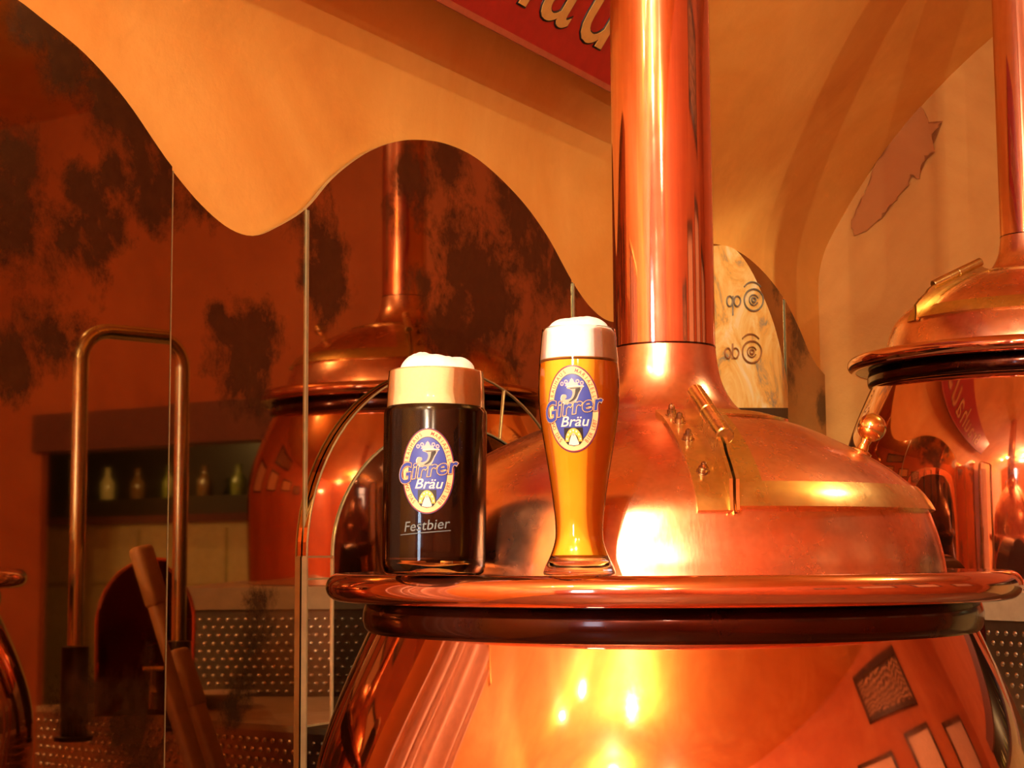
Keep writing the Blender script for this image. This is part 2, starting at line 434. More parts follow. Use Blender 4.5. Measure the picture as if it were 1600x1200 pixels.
# arched mirror frame behind the mug
def arch_pt(cx, a, b, y0, th): return (cx + a * cos(th), y0 - b * sin(th))
def arc_px(cx, a, b, y0, n=40): return [arch_pt(cx, a, b, y0, pi - pi * k / n) for k in range(n + 1)]
OUT = [on_wall(*q, .014) for q in arc_px(686, 213, 292, 870)]
INN = [on_wall(*q, .014) for q in arc_px(694, 180, 205, 870)]
am = thing('arched_mirror_frame', W(OUT[0][0], .014, -.9), 'shiny mirror arch with a dark centre behind the mug of dark beer', 'mirror')
def child(o, parent):
    o.parent = parent; o.matrix_parent_inverse = Matrix.Translation(-parent.location); return o
def ring_seg(i0, i1):
    bm = B()
    for i in range(i0, i1):
        a, b, c, d = OUT[i], OUT[i + 1], INN[i + 1], INN[i]
        quad(bm, *[W(s, .020, z) for s, z in (a, b, c, d)])
        quad(bm, W(a[0], .02, a[1]), W(b[0], .02, b[1]), W(b[0], .0135, b[1]), W(a[0], .0135, a[1]))
    bmesh.ops.remove_doubles(bm, verts=bm.verts, dist=1e-5); return bm
for i0, i1 in ((0, 26), (26, 40)):
    child(obj('mirror_strip', ring_seg(i0, i1), MIRROR_CLEAN, smooth=False), am)
for P, m in ((OUT, EDGE), (INN, GLASS_GREEN)):
    bm = B(); tube(bm, [W(s, .0215, z) for s, z in P], .0016, 8); child(obj('bevelled_edge', bm, m), am)
bm = B(); tube(bm, [W(*[OUT[26][0], .0215, OUT[26][1]]), W(INN[26][0], .0215, INN[26][1])], .0016, 8); child(obj('joint', bm, EDGE), am)
bm = B(); poly_slab(bm, [W(s, .019, z) for s, z in INN] + [W(INN[-1][0], .019, -.9), W(INN[0][0], .019, -.9)], -NX * .005)
child(obj('smoked_mirror', bm, MIRROR_DARK, smooth=False, label='dark smoked mirror inside the arch'), am)
for (za, zb, m) in ((OUT[0][1] - .001, on_wall(490, 904)[1], MIRROR_CLEAN), (on_wall(490, 905)[1], on_wall(490, 1128)[1], MIRROR_CLEAN), (on_wall(490, 1130)[1], -.9, MIRROR_DARK)):
    for s0, s1 in ((OUT[0][0], INN[0][0]), (INN[-1][0], OUT[-1][0])):
        bm = B(); box(bm, (s0, .0135, zb), (s1, .020, za), lambda s, n, z: W(s, n, z)); child(obj('mirror_strip', bm, m, smooth=False), am)
for s in (INN[0][0], OUT[0][0]):
    bm = B(); box(bm, (s - .0015, .0135, -.9), (s + .0015, .0225, OUT[0][1]), lambda s, n, z: W(s, n, z)); child(obj('bevelled_edge', bm, EDGE, smooth=False), am)
for v in (870, 904, 1129):
    z = on_wall(490, v)[1]
    bm = B(); box(bm, (OUT[0][0], .0135, z - .0015), (INN[0][0], .0225, z + .0015), lambda s, n, z: W(s, n, z)); child(obj('bevelled_edge', bm, EDGE, smooth=False), am)
# mirror reflection of painted eyes, put into the colour of an arched panel
gp = thing('painted_reflection_panel', W(on_wall(1160, 640)[0], .014, -.9), 'mottled gold mirror reflection with two eyes, painted as a panel, right of the big flue', 'wall panel')
rim_px = [(1060, 396), (1100, 386), (1122, 386), (1140, 396), (1160, 424), (1178, 462), (1195, 505), (1208, 555), (1217, 600), (1218, 638)]
rp = cr(rim_px, 5)
m, nt, b = mat('painted_reflection_gold'); v = coords(nt)
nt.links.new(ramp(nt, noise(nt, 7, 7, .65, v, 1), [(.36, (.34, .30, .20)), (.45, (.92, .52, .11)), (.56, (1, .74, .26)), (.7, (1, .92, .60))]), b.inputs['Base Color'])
b.inputs['Roughness'].default_value = .45; REFLECTION_GOLD = m
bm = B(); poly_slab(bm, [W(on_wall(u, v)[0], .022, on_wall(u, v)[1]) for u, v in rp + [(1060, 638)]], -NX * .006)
child(obj('painted_reflection_face', bm, REFLECTION_GOLD, smooth=False), gp)
bm = B(); q = [on_wall(*p) for p in ((1060, 638), (1218, 638), (1218, 700), (1060, 700))]
poly_slab(bm, [W(s, .022, z) for s, z in q], -NX * .006); child(obj('dark_base', bm, DARKWOOD, smooth=False, label='dark lower field'), gp)
def wall_ring(u, v, ru, rv, w, m, nm, a0=0, a1=360):
    bm = B(); pts = []
    for k in range(33):
        t = radians(a0 + (a1 - a0) * k / 32)
        s, z = on_wall(u + ru * cos(t), v - rv * sin(t)); pts.append(W(s, .0235, z))
    tube(bm, pts, w, 6); child(obj(nm, bm, m), gp)
GREYP = simple('grey_paint', (.20, .17, .12), .5); BROWNP = simple('brown_paint', (.30, .13, .04), .5)
for (u, v, m) in ((1163, 470, GREYP), (1160, 551, BROWNP)):
    wall_ring(u, v, 15, 17, .0022, m, 'painted_ring'); wall_ring(u, v, 7, 8, .0018, m, 'painted_ring', 20, 330)
    wall_ring(u, v, 3, 3.5, .0025, m, 'painted_pupil'); wall_ring(u - 2, v + 4, 20, 32, .002, m, 'painted_brow', 50, 130)
    wall_ring(u - 26, v + 2, 5, 8, .002, m, 'painted_letter')
    wall_ring(u - 38, v + 2, 4.5, 8, .002, m, 'painted_letter')
def wline(p, q, m, nm):
    bm = B(); a, b = on_wall(*p), on_wall(*q); tube(bm, [W(a[0], .0235, a[1]), W(b[0], .0235, b[1])], .002, 6); child(obj(nm, bm, m), gp)
wline((1130, 464), (1130, 494), GREYP, 'painted_letter'); wline((1129.5, 538), (1129.5, 562), BROWNP, 'painted_letter')
# ------------------------------------------------------------------ text helper
def text_mesh(txt, size, shear=0, offset=0, align='CENTER', space=1.0):
    c = bpy.data.curves.new('txt', 'FONT'); c.body = txt; c.size = size; c.shear = shear; c.offset = offset
    c.align_x = align; c.resolution_u = 4; c.space_character = space
    o = bpy.data.objects.new('txt', c); COL.objects.link(o)
    dg = bpy.context.evaluated_depsgraph_get()
    me = bpy.data.meshes.new_from_object(o.evaluated_get(dg))
    bpy.data.objects.remove(o); bpy.data.curves.remove(c)
    bm = B(); bm.from_mesh(me); bpy.data.meshes.remove(me); return bm
def solidify_map(bm, f, h):
    """flat text mesh -> f(x, y, h) with a skirt down to f(x, y, 0)"""
    be = [e for e in bm.edges if e.is_boundary]
    geo = bmesh.ops.extrude_edge_only(bm, edges=be)['geom']
    low = {v for v in geo if isinstance(v, bmesh.types.BMVert)}
    for v in bm.verts: v.co = f(v.co.x, v.co.y, 0 if v in low else h)
    return bm
# ------------------------------------------------------------------ red banner sign
sgn = thing('red_banner_sign', W(2.9, .14, .84), 'dark red sign board with gold lettering, high on the ochre wall', 'sign')
a0, b0 = Vector((.135, .842)), Vector((.30, 1.17))
def SG(s, t, h):           # along wall, up the board, out of its face
    e = (b0 - a0).normalized(); nn = Vector((e.y, -e.x))
    p = a0 + e * t + nn * h; return W(s, p.x, p.y)
bm = B(); box(bm, (1.25, 0, -.012), (2.85, .34, 0), SG); child(obj('board', bm, RED, smooth=False), sgn)
bm = B(); box(bm, (1.24, -.006, -.014), (2.86, .004, .006), SG); child(obj('edge_moulding', bm, simple('moulding_paint', (.42, .10, .04), .4), smooth=False), sgn)
x = 0
for i, ch in enumerate('Brauhaus'):
    for off, h, mm in ((.010, .0015, BLACK), (0, .003, GOLD)):
        bm = text_mesh(ch, .26, .28, off * .3)
        s_at = 1.71 + i * .135
        solidify_map(bm, lambda x, y, z, s_at=s_at, h=h: SG(s_at + x * .98, .052 + y, z), h)
        o = child(obj('letter', bm, mm, smooth=False), sgn)
# ------------------------------------------------------------------ kettles
DOME = cr([(.278, .0125), (.2755, .030), (.269, .055), (.258, .080), (.234, .104), (.203, .125), (.171, .1417), (.139, .156), (.107, .1655),
           (.088, .172), (.0745, .181), (.065, .194), (.058, .210), (.0545, .228), (.0527, .2437)], 8)
ARC = [0]
for p, q in zip(DOME, DOME[1:]): ARC.append(ARC[-1] + sqrt((q[0] - p[0]) ** 2 + (q[1] - p[1]) ** 2))
def dome_at(l):
    l = max(0, min(ARC[-1] - 1e-6, l))
    for i in range(len(ARC) - 1):
        if ARC[i] <= l <= ARC[i + 1]:
            t = (l - ARC[i]) / (ARC[i + 1] - ARC[i]); p, q = DOME[i], DOME[i + 1]
            r = p[0] + (q[0] - p[0]) * t; z = p[1] + (q[1] - p[1]) * t
            j0, j1 = max(0, i - 3), min(len(DOME) - 1, i + 4)
            tx, tz = DOME[j1][0] - DOME[j0][0], DOME[j1][1] - DOME[j0][1]; L = sqrt(tx * tx + tz * tz)
            return r, z, tz / L, -tx / L
def l_of_r(r):
    for i in range(len(DOME) - 1):
        if DOME[i][0] >= r >= DOME[i + 1][0]: return ARC[i] + (DOME[i][0] - r) / max(1e-9, DOME[i][0] - DOME[i + 1][0]) * (ARC[i + 1] - ARC[i])
    return ARC[-1]
def make_kettle(x, y, zr, hinge_az, label, flue_top):
    HB = .425
    base = zr - HB
    t = thing('brew_kettle', (x, y, ZC + base), label, 'brew kettle')
    def Z(prof): return [(r, z + HB) for r, z in prof]
    # body
    body = [(.290, -.020)]
    for k in range(25):
        d = .20 * k / 24; body.append((.300 + .47 * (d - d ** 3.2 / .0928), -.030 - d))
    r0 = body[-1][0]
    for k in range(1, 15):
        q = k / 14; body.append((r0 - .005 * q ** 2, -.230 - .195 * q))
    bm = B(); lathe(bm, Z(body + [(0, -.425)]), 128); obj('body', bm, CU_BODY, t, auto=60)
    bm = B(); lathe(bm, Z(cr([(.288, -.008), (.306, -.012), (.3115, -.022), (.3125, -.032), (.3105, -.041), (.305, -.047)], 5)), 128); obj('neck_band', bm, CU_DARK, t, auto=70)  # reflection of the rim's underside painted in as dark copper
    # rim: a broad ring with a rounded edge
    pr = [(.272, .0125), (.30, .0120), (.325, .0128)] + [(.3362 + .0138 * cos(a), .0138 * sin(a)) for a in [radians(80 - 170 * k / 18) for k in range(19)]] + [(.334, -.0130), (.334, -.0100), (.272, -.0100)]
    bm = B(); lathe(bm, Z(pr), 160, close=True); obj('rim', bm, CU_RIM, t, auto=70)
    bm = B(); lathe(bm, Z([(.284, -.0085), (.333, -.0085), (.3345, -.0122), (.33, -.0135), (.284, -.0130)]), 128, close=True); obj('rim_underside', bm, CU_DARK, t)  # shade below the rim put into the dark copper colour
    bm = B(); lathe(bm, Z(DOME), 128); obj('dome', bm, CU_DOME, t, auto=60)
    bm = B(); lathe(bm, Z([(.0527, .2455), (.0527, flue_top - zr), (0.050, flue_top - zr)]), 96); obj('flue', bm, CU_PIPE, t)
    bm = B(); lathe(bm, Z([(.0518, .2432), (.0532, .2437), (.0532, .2452), (.0518, .2457)]), 96); obj('flue_collar', bm, CU_DARK, t)
    # hatch
    def P(l, ph, up_=0, side=0):
        r, z, nr, nz = dome_at(l)
        az = hinge_az + ph + (math.asin(max(-1, min(1, side / r))) if side else 0)
        pos = Vector((r * cos(az), r * sin(az), z + HB)); nn = Vector((nr * cos(az), nr * sin(az), nz))
        return pos + nn * up_, nn
    lb, lt = l_of_r(.2635), l_of_r(.102); sw = .026
    PHM = radians(100); rw = .024
    lid = obj('hatch_lid', _s(lambda a, b: P(lb + sw + (lt - lb - 2 * sw) * a, (PHM) * b, 0, 0 if b > .99 else 0), 12, 40, 0, .0035), CU_DOME, t, auto=40)
    def fr(f, na, nb): return obj('hatch_frame', _s(f, na, nb, .0, .0062), BRASS, lid, auto=40, label='aged brass frame strip')
    fr(lambda a, b: P(lb + sw * a, PHM * b + .004 / .26, 0), 3, 48)
    fr(lambda a, b: P(lt - sw * a * .9, PHM * b + .004 / .12, 0), 3, 48)
    fr(lambda a, b: P(lb + (lt - lb) * a, 0, 0, .004 + .026 * b), 24, 3)
    fr(lambda a, b: P(lb + (lt - lb) * a, PHM, 0, -.024 * (1 - b)), 24, 3)
    # hinge: plate, two standing flanges, barrel in two knuckles, four bolts
    obj('hinge_plate', _s(lambda a, b: P(lb - .003 + (lt - lb + .004) * a, 0, 0, -.0315 + .0295 * b), 24, 3, -.001, .0045), BRASS, t, auto=40)
    for sd in (-.0042, .0014):
        bm = B()
        ln = l_of_r(.265); lx = l_of_r(.098); N = 20
        T = []
        for i in range(N + 1):
            a = i / N; l = ln + (lx - ln) * a
            # chord height: straight upper edge between the two ends
            rise = .020 if .06 < a < .94 else .011
            if .25 < a < .8: rise = .023
            if a == 0: rise = .007
            if a == 1: rise = .006
            p0, n0 = P(l, 0, .002, sd); p1, _ = P(l, 0, rise, sd)
            q0, _ = P(l, 0, .002, sd + .0030); q1, _ = P(l, 0, rise, sd + .0030)
            T.append([bm.verts.new(c) for c in (p0, p1, q1, q0)])
        for a, b in zip(T, T[1:]):
            for k in range(4): bm.faces.new([a[k], a[(k + 1) % 4], b[(k + 1) % 4], b[k]])
        bm.faces.new(T[0]); bm.faces.new(T[-1]); obj('hinge_flange', bm, BRASS, t, auto=30)
    pa = P(l_of_r(.112), 0, .024, .0030)[0]; pb = P(l_of_r(.217), 0, .024, .0030)[0]
    mid = pa.lerp(pb, .49); d = (pb - pa).normalized()
    for a, b in ((pa, mid - d * .0004), (mid + d * .0004, pb)):
        bm = B(); e = d * .0012
        tube(bm, [a, a + e, b - e, b], [.0072, .0084, .0084, .0072], 28); obj('hinge_barrel', bm, BRASS, t)
    for r, sd in ((.125, -.0215), (.152, -.0205), (.190, -.0215), (.238, -.0200)):
        p, nn = P(l_of_r(r), 0, .004, sd)
        bt = bm = B(); prof = [(.0062, 0), (.0062, .0012), (.0046, .0014), (.0046, .0052), (.0032, .006), (.0030, .008), (.0022, .0105), (0, .0118)]
        M = nn.to_track_quat('Z', 'Y').to_matrix().to_4x4(); M.translation = p
        lathe(bm, prof, 12)
        bm.transform(M); obj('bolt', bm, BOLT, t, auto=40)
    # knob on a stalk
    p, nn = P(l_of_r(.196), radians(71), .003, 0)
    nn = (nn + Vector((0, 0, .2))).normalized()
    prof = [(.011, 0), (.011, .002), (.006, .004), (.0045, .010), (.0055, .0135)] + [(.0145 * sin(a), .028 - .0145 * cos(a)) for a in [radians(22 + 158 * k / 16) for k in range(17)]]
    prof[-1] = (0, prof[-1][1])
    M = nn.to_track_quat('Z', 'Y').to_matrix().to_4x4(); M.translation = p
    bm = B(); lathe(bm, prof, 32); bm.transform(M); obj('knob', bm, BRASS_S, lid, auto=50)
    return t
def _s(f, na, nb, h0, h1):
    bm = B(); slab(bm, f, na, nb, h0, h1); return bm
AX, AY, AZR = .1592, 1.7226, -.0324
BX, BY, BZR = 1.001, 3.176, .360
make_kettle(AX, AY, AZR, radians(-82.7), 'large foreground copper kettle with two beer glasses standing on its rim', CZ - .02)
make_kettle(BX, BY, BZR, radians(-157), 'copper kettle farther back at the right edge, raised on the steel-fronted platform', CZ - .012)
# ------------------------------------------------------------------ platform and ledge with dimpled steel fronts
def slab_poly(name, xy, z0, z1, m, parent=None):
    bm = B(); poly_slab(bm, [Vector((x, y, z0 + ZC)) for x, y in xy], Vector((0, 0, z1 - z0))); return obj(name, bm, m, parent, smooth=False)
def dimples(name, p, q, z0, z1, out, parent, pitch=.019, r=.0048):
    bm = B(); p = Vector((*p, 0)); q = Vector((*q, 0)); L = (q - p).length; e = (q - p) / L; out = Vector((*out, 0)).normalized()
    rows = int((z1 - z0) / (pitch * .866)); cols = int(L / pitch)
    for i in range(rows):
        for j in range(cols):
            c = p + e * ((j + .5 + .5 * (i % 2)) * pitch) + Vector((0, 0, z0 + ZC + (i + .5) * pitch * .866))
            if (c - Vector((0, 0, c.z)) - p).length > L - r: continue
            ring = [bm.verts.new(c + (e * cos(k * pi / 3) + Vector((0, 0, 1)) * sin(k * pi / 3)) * r) for k in range(6)]
            ring2 = [bm.verts.new(c + (e * cos(k * pi / 3) + Vector((0, 0, 1)) * sin(k * pi / 3)) * r * .6 + out * .0016) for k in range(6)]
            tip = bm.verts.new(c + out * .0023)
            for k in range(6):
                bm.faces.new([ring[k], ring[(k + 1) % 6], ring2[(k + 1) % 6], ring2[k]]); bm.faces.new([ring2[k], ring2[(k + 1) % 6], tip])
    o = obj(name, bm, DIMP, parent, auto=80); o['kind'] = 'stuff'; return o
DIMP = copper('dimple_tips', (.62, .56, .44), (.78, .70, .55), .22, .3, 0, .02, .4)
E = Vector((-.5, .866))                                  # platform edge direction
c0 = Vector((.870, 2.578)); c1 = c0 + E * 1.02; wall_pt = c1
side = Vector((.866, .5))
plat = [c0, c1, c1 + side * 1.0, Vector(c0) + Vector((1.5, .87)) ]
pl = thing('steel_platform', (c0.x, c0.y, 0), 'raised platform with pale stone coping and dimpled steel front', 'platform')
def pc(o): return child(o, pl)
out = Vector((-.866, -.5))
cop = [c0 - E * .01, c1, c1 + side * 1.0, c0 - E * .01 + side * 1.4]
pc(slab_poly('coping', [v + out * .01 for v in cop[:2]] + cop[2:], -.112, -.067, STONE))
pc(slab_poly('steel_front', [c0, c1, c1 + side * .98, c0 + side * 1.3], -1.10, -.112, STEELP))
pc(dimples('dimples', c0 + out * .0005, c1 + out * .0005, -.289, -.118, out, None))
# lower ledge, in front of it
l0 = Vector((.707, 2.30)); l1 = Vector((.1334, 2.5675)); le = (l1 - l0).normalized()
l0 = l0 - le * .12; l1 = l1 + le * .16
led = thing('steel_ledge', (l0.x, l0.y, 0), 'low ledge of brushed steel sheet with dimpled front, below the platform', 'ledge')
ledp = [l0, l1, c1 + Vector((-.866, -.5)) * .02, c0 + Vector((-.866, -.5)) * .02]
child(slab_poly('ledge_top', ledp, -.300, -.289, STONE), led)
child(slab_poly('steel_front', [v * .998 + Vector((.004, .004)) for v in ledp], -1.10, -.300, STEELP), led)
lo = Vector((le.y, -le.x)); lo = lo if lo.y < 0 else -lo
child(dimples('dimples', l0 + lo * .002, l1 + lo * .002, -.62, -.305, lo, None), led)
# plinth under the front kettle
bm = B(); lathe(bm, [(.30, 0), (.30, ZC + AZR - .425), (0, ZC + AZR - .425)], 64, c=(AX, AY))
tag(obj('kettle_plinth', bm, STONE, auto=40), 'round stone plinth carrying the foreground kettle', 'plinth')
# ------------------------------------------------------------------ things seen in the mirror
def RV(px, dist, z):      # seen in the mirror at column px and depth dist, height z
    x, y = refl((px - 800) / F * dist, dist); return Vector((x, y, z + ZC))
# hoop handrail
hr = thing('steel_handrail', RV(85, 2.68, -.289), 'tall steel tube hoop in the mirror, left of the reflected kettle', 'handrail')
a = RV(85, 2.68, 0); b_ = RV(265, 2.83, 0); ztop = .366 + ZC; R = .05; d = (b_ - a); L = d.length; d.normalize()
path = [Vector((a.x, a.y, ZC - .289)), Vector((a.x, a.y, ztop - R))]
for k in range(1, 8): t_ = k / 8 * pi / 2; path.append(Vector((a.x, a.y, ztop - R)) + d * (R - R * cos(t_)) + Vector((0, 0, R * sin(t_))))
path.append(Vector((a.x, a.y, ztop)) + d * R); path.append(Vector((a.x, a.y, ztop)) + d * (L - R))
for k in range(1, 8): t_ = k / 8 * pi / 2; path.append(Vector((a.x, a.y, ztop - R)) + d * (L - R + R * sin(t_)) + Vector((0, 0, R * cos(t_))))
path += [Vector((b_.x, b_.y, ztop - R)), Vector((b_.x, b_.y, ZC - .289))]
bm = B(); tube(bm, path, .0125, 20); child(obj('rail_tube', bm, STEEL, auto=60), hr)
for q in (a, b_):
    bm = B(); lathe(bm, [(.013, .14), (.021, .138), (.021, 0), (.03, -.002), (.03, -.008), (0, -.008)], 20); bm.transform(Matrix.Translation((q.x, q.y, ZC - .281)))
    child(obj('foot_socket', bm, DARKWOOD), hr)
# copper vat with a brass tap
vb = RV(203, 3.15, -.289)
vt = thing('copper_vat', vb, 'small round-topped dark copper vat with a tap, behind the wooden paddles', 'vat')
f0 = Vector((vb.x, vb.y, 0)); vdir = (Vector((0, 0, 0)) - Vector((*refl(0, 0), 0))) ; cv = Vector((*refl(0, 0), 0)); tv = (cv - f0).normalized(); sv = Vector((-tv.y, tv.x, 0))
bm = B(); o_ = []
hw, hh = .105, .285
for k in range(29):
    t_ = pi * k / 28; o_.append((hw * cos(t_), .165 + (hh - .165) * sin(t_)))
o_ = [(hw * .98, 0)] + o_ + [(-hw * .98, 0)]
poly_slab(bm, [sv * x + Vector((0, 0, z)) + tv * .06 for x, z in o_], -tv * .12)
obj('vat_body', bm, CU_DARK, vt, auto=40)
bm = B(); tube(bm, [sv * x + Vector((0, 0, z)) + tv * .063 for x, z in [(x * .97, z * .98 + .004) for x, z in o_]], .0035, 8); obj('vat_hoop', bm, CU_RIM, vt)
bm = B(); tube(bm, [tv * .06 + Vector((0, 0, .05)), tv * .10 + Vector((0, 0, .05)), tv * .105 + Vector((0, 0, .045)), tv * .105 + Vector((0, 0, .015))], .008, 12)
tube(bm, [tv * .085 + Vector((0, 0, .05)), tv * .085 + Vector((0, 0, .085))], .005, 10); tube(bm, [tv * .085 - sv * .018 + Vector((0, 0, .085)), tv * .085 + sv * .018 + Vector((0, 0, .085))], .005, 10)
o = obj('tap', bm, BRASS, vt)
# paddles
def paddle(pxa, ya, da, pxb, yb, db, w, label):
    A_ = RV(pxa, da, (865 - ya) * da / F); B2 = RV(pxb, db, (865 - yb) * db / F)
    e = (B2 - A_).normalized(); B2 = A_ + e * ((A_.z) / -e.z - .0) * .999
    t = thing('wooden_paddle', B2, label, 'mash paddle', 'wooden mash paddles leaning by the mirror')
    n_ = (Vector((0, 0, ZC)) - A_); sd = e.cross(NX).normalized(); nn = e.cross(sd)
    bm = B(); L = (B2 - A_).length; O = B2
    def f(x, y, z): return A_ - O + e * x + sd * y + nn * z
    box(bm, (.09, -w * .42, -.010), (L, w * .42, .010), f); bevel(bm, .006, 2); obj('shaft', bm, WOOD, t, auto=50)
    bm = B(); box(bm, (0, -w * .5, -.013), (.10, w * .5, .013), f); bevel(bm, .009, 3); obj('grip', bm, WOOD, t, auto=50)
paddle(183, 850, 2.66, 296, 1200, 2.66, .040, 'longer wooden paddle leaning right, reflected across the first mirror joint')
paddle(262, 1008, 2.76, 330, 1200, 2.74, .040, 'shorter wooden paddle just right of the first mirror joint')
# dish on the ledge
dp = RV(334, 3.24, -.289)
bm = B(); lathe(bm, [(0, .004), (.022, .004), (.024, 0), (.026, 0), (.028, .006), (.042, .018), (.064, .026), (.066, .029), (.062, .029), (.040, .021), (.02, .008), (0, .008)], 48)
bm.transform(Matrix.Translation(dp)); tag(obj('porcelain_dish', bm, PORC, auto=50), 'shallow white porcelain dish on the ledge, seen in the mirror', 'dish')
# bar in the alcove: cabinet, shelf, bottles
cab = thing('bar_cabinet', W(S1 + .55, 2.1, ZF), 'olive cream panelled bar cabinet in the alcove, seen dimly in the mirror', 'cabinet')
cf = S1 + .55
bm = B(); box(bm, (cf, 1.3, ZF), (cf + .4, 4.0, .12), lambda s, n, z: W(s, n, z)); child(obj('carcass', bm, OLIVE, smooth=False), cab)
bm = B(); box(bm, (cf - .03, 1.28, .12), (cf + .42, 4.02, .15), lambda s, n, z: W(s, n, z)); child(obj('worktop', bm, BEAM, smooth=False), cab)
for i in range(9):
    n0 = 1.33 + i * .28
    for z0, z1 in ((-.10, .10), (-.55, -.12)):
        bm = B(); box(bm, (cf - .014, n0, z0), (cf, n0 + .25, z1), lambda s, n, z: W(s, n, z)); child(obj('door_panel', bm, OLIVE, smooth=False), cab)
shf = thing('bar_shelf', W(SB - .15, 2.1, .17), 'dark wooden bar shelf board in the alcove under the beam', 'shelf')
bm = B(); box(bm, (SB - .25, 1.1, .15), (SB - .01, 4.0, .23), lambda s, n, z: W(s, n, z)); child(obj('board', bm, DARKWOOD, smooth=False), shf)
BOT = [simple('olive_bottle_glass', (.20, .20, .04), .15), simple('brown_bottle_glass', (.16, .07, .02), .15), simple('clear_bottle', (.5, .4, .2), .2)]
bn = ['olive green', 'brown', 'pale amber']
ordn = ['first', 'second', 'third', 'fourth', 'fifth', 'sixth', 'seventh', 'eighth', 'ninth', 'tenth', 'eleventh', 'twelfth']
for i in range(12):
    n0 = 1.75 + i * .17 + random.uniform(-.02, .02); k = i % 3; h = random.uniform(.9, 1.1)
    bm = B(); lathe(bm, [(0, 0), (.028, 0), (.03, .004), (.03, .07 * h), (.012, .10 * h), (.010, .13 * h), (.012, .135 * h), (0, .135 * h)], 20)
    bm.transform(Matrix.Translation(W(SB - .12, n0, .23)))
    tag(obj('bottle', bm, BOT[k], auto=50), bn[k] + f' glass bottle, {ordn[i]} from the left in the row on the dim bar shelf', 'bottle', 'bottles on the bar shelf')
# ------------------------------------------------------------------ rear of the room, only seen in the copper
def frame_on(fn, c, w, h, label, inner):
    t = thing('framed_picture', fn(c[0], c[1], 0), label, 'picture', 'pictures on the right wall')
    bm = B()
    for (x0, x1, y0, y1) in ((-w, w, h - .04, h), (-w, w, -h, -h + .04), (-w, -w + .04, -h, h), (w - .04, w, -h, h)):
        box(bm, (c[0] + x0, c[1] + y0, .002), (c[0] + x1, c[1] + y1, .03), fn)
    child(obj('frame', bm, DARKWOOD, smooth=False), t)
    bm = B(); box(bm, (c[0] - w + .02, c[1] - h + .02, .002), (c[0] + w - .02, c[1] + h - .02, .012), fn); child(obj('picture_sheet', bm, inner, smooth=False), t)
RW = lambda s, z, h: W(s, NW - h, z)
def tilt_fn(c, a):
    return lambda s, z, h: RW(c[0] + (s - c[0]) * cos(a) - (z - c[1]) * sin(a), c[1] + (s - c[0]) * sin(a) + (z - c[1]) * cos(a), h)
m, nt, b = mat('wood_grain_print'); v = coords(nt)
wv = nt.nodes.new('ShaderNodeTexWave'); wv.bands_direction = 'Z'; wv.inputs['Scale'].default_value = 9; wv.inputs['Distortion'].default_value = 9; wv.inputs['Detail'].default_value = 4
nt.links.new(v, wv.inputs[0]); nt.links.new(ramp(nt, wv.outputs['Fac'], [(.45, (.035, .018, .01)), (.75, (.5, .25, .1))]), b.inputs['Base Color']); GRAIN = m
SHEET = simple('pale_drawing_sheet', (.72, .52, .34), .7)
c = (2.18, 1.27); frame_on(tilt_fn(c, radians(-4)), c, .52, .17, 'picture of dark wood grain, reflected on the kettle belly', GRAIN)
c = (2.40, .64); frame_on(tilt_fn(c, 0), c, .28, .28, 'narrow upright picture with a pale drawing, reflected left of its twin', SHEET)
c = (3.38, .58); frame_on(tilt_fn(c, 0), c, .34, .28, 'narrow upright picture with a dark figure, nearest the bar opening', SHEET)
c = (1.50, .62); frame_on(tilt_fn(c, 0), c, .30, .22, 'wide picture with a pale sheet under the wood grain picture', SHEET)
c = (.75, .50); frame_on(tilt_fn(c, 0), c, .24, .20, 'small dark picture on the right wall, farthest from the bar', GRAIN)
# cream curtain hanging beside the camera
CS0, CS1, CN = .72, 1.12, .10
ct = thing('cream_curtain', W(.9, CN, .45), 'pinkish cream curtain hanging in folds, mirrored on the left of the kettle belly', 'curtain')
bm = B(); cols = []
for i in range(121):
    q = i / 120; cols.append([bm.verts.new(W(CS0 + (CS1 - CS0) * q + .008 * sin(q * 21 + z * 2), CN + .024 * sin(q * 30 + 1.5 * sin(q * 9)) * (.6 + .4 * (.8 - z)), z)) for z in [.44 - 1.3 * k / 16 for k in range(17)]])
for p, q in zip(cols, cols[1:]):
    for k in range(16): bm.faces.new([p[k], q[k], q[k + 1], p[k + 1]])
child(obj('cloth', bm, CURT, auto=180), ct)
bm = B(); tube(bm, [W(CS0 - .04, CN, .455), W(CS1 + .02, CN, .455)], .010, 12)
child(obj('curtain_rail', bm, BRASS), ct)
# ------------------------------------------------------------------ the two beers
def thin_glass(name, tint=(1, 1, 1), ior=1.5, rough=.01):
    m, nt, b = mat(name); nt.nodes.remove(b)
    tr = nt.nodes.new('ShaderNodeBsdfTransparent'); tr.inputs[0].default_value = (*tint, 1)
    gl = nt.nodes.new('ShaderNodeBsdfGlossy'); gl.inputs['Roughness'].default_value = rough
    fr = nt.nodes.new('ShaderNodeFresnel'); fr.inputs[0].default_value = ior
    ms = nt.nodes.new('ShaderNodeMixShader')
    nt.links.new(fr.outputs[0], ms.inputs[0]); nt.links.new(tr.outputs[0], ms.inputs[1]); nt.links.new(gl.outputs[0], ms.inputs[2])
    nt.links.new(ms.outputs[0], nt.nodes['Material Output'].inputs[0]); return m
THIN = thin_glass('thin_clear_glass', (.97, .97, .96))
m, nt, b = mat('thick_clear_glass'); b.inputs['Transmission Weight'].default_value = 1; b.inputs['Roughness'].default_value = .0
b.inputs['Base Color'].default_value = (1, .97, .92, 1); b.inputs['IOR'].default_value = 1.45; THICK = m
m, nt, b = mat('wheat_beer'); v = coords(nt)
nt.links.new(ramp(nt, noise(nt, 14, 4, .6, v), [(.3, (1, .40, .015)), (.7, (1, .50, .04))]), b.inputs['Base Color'])
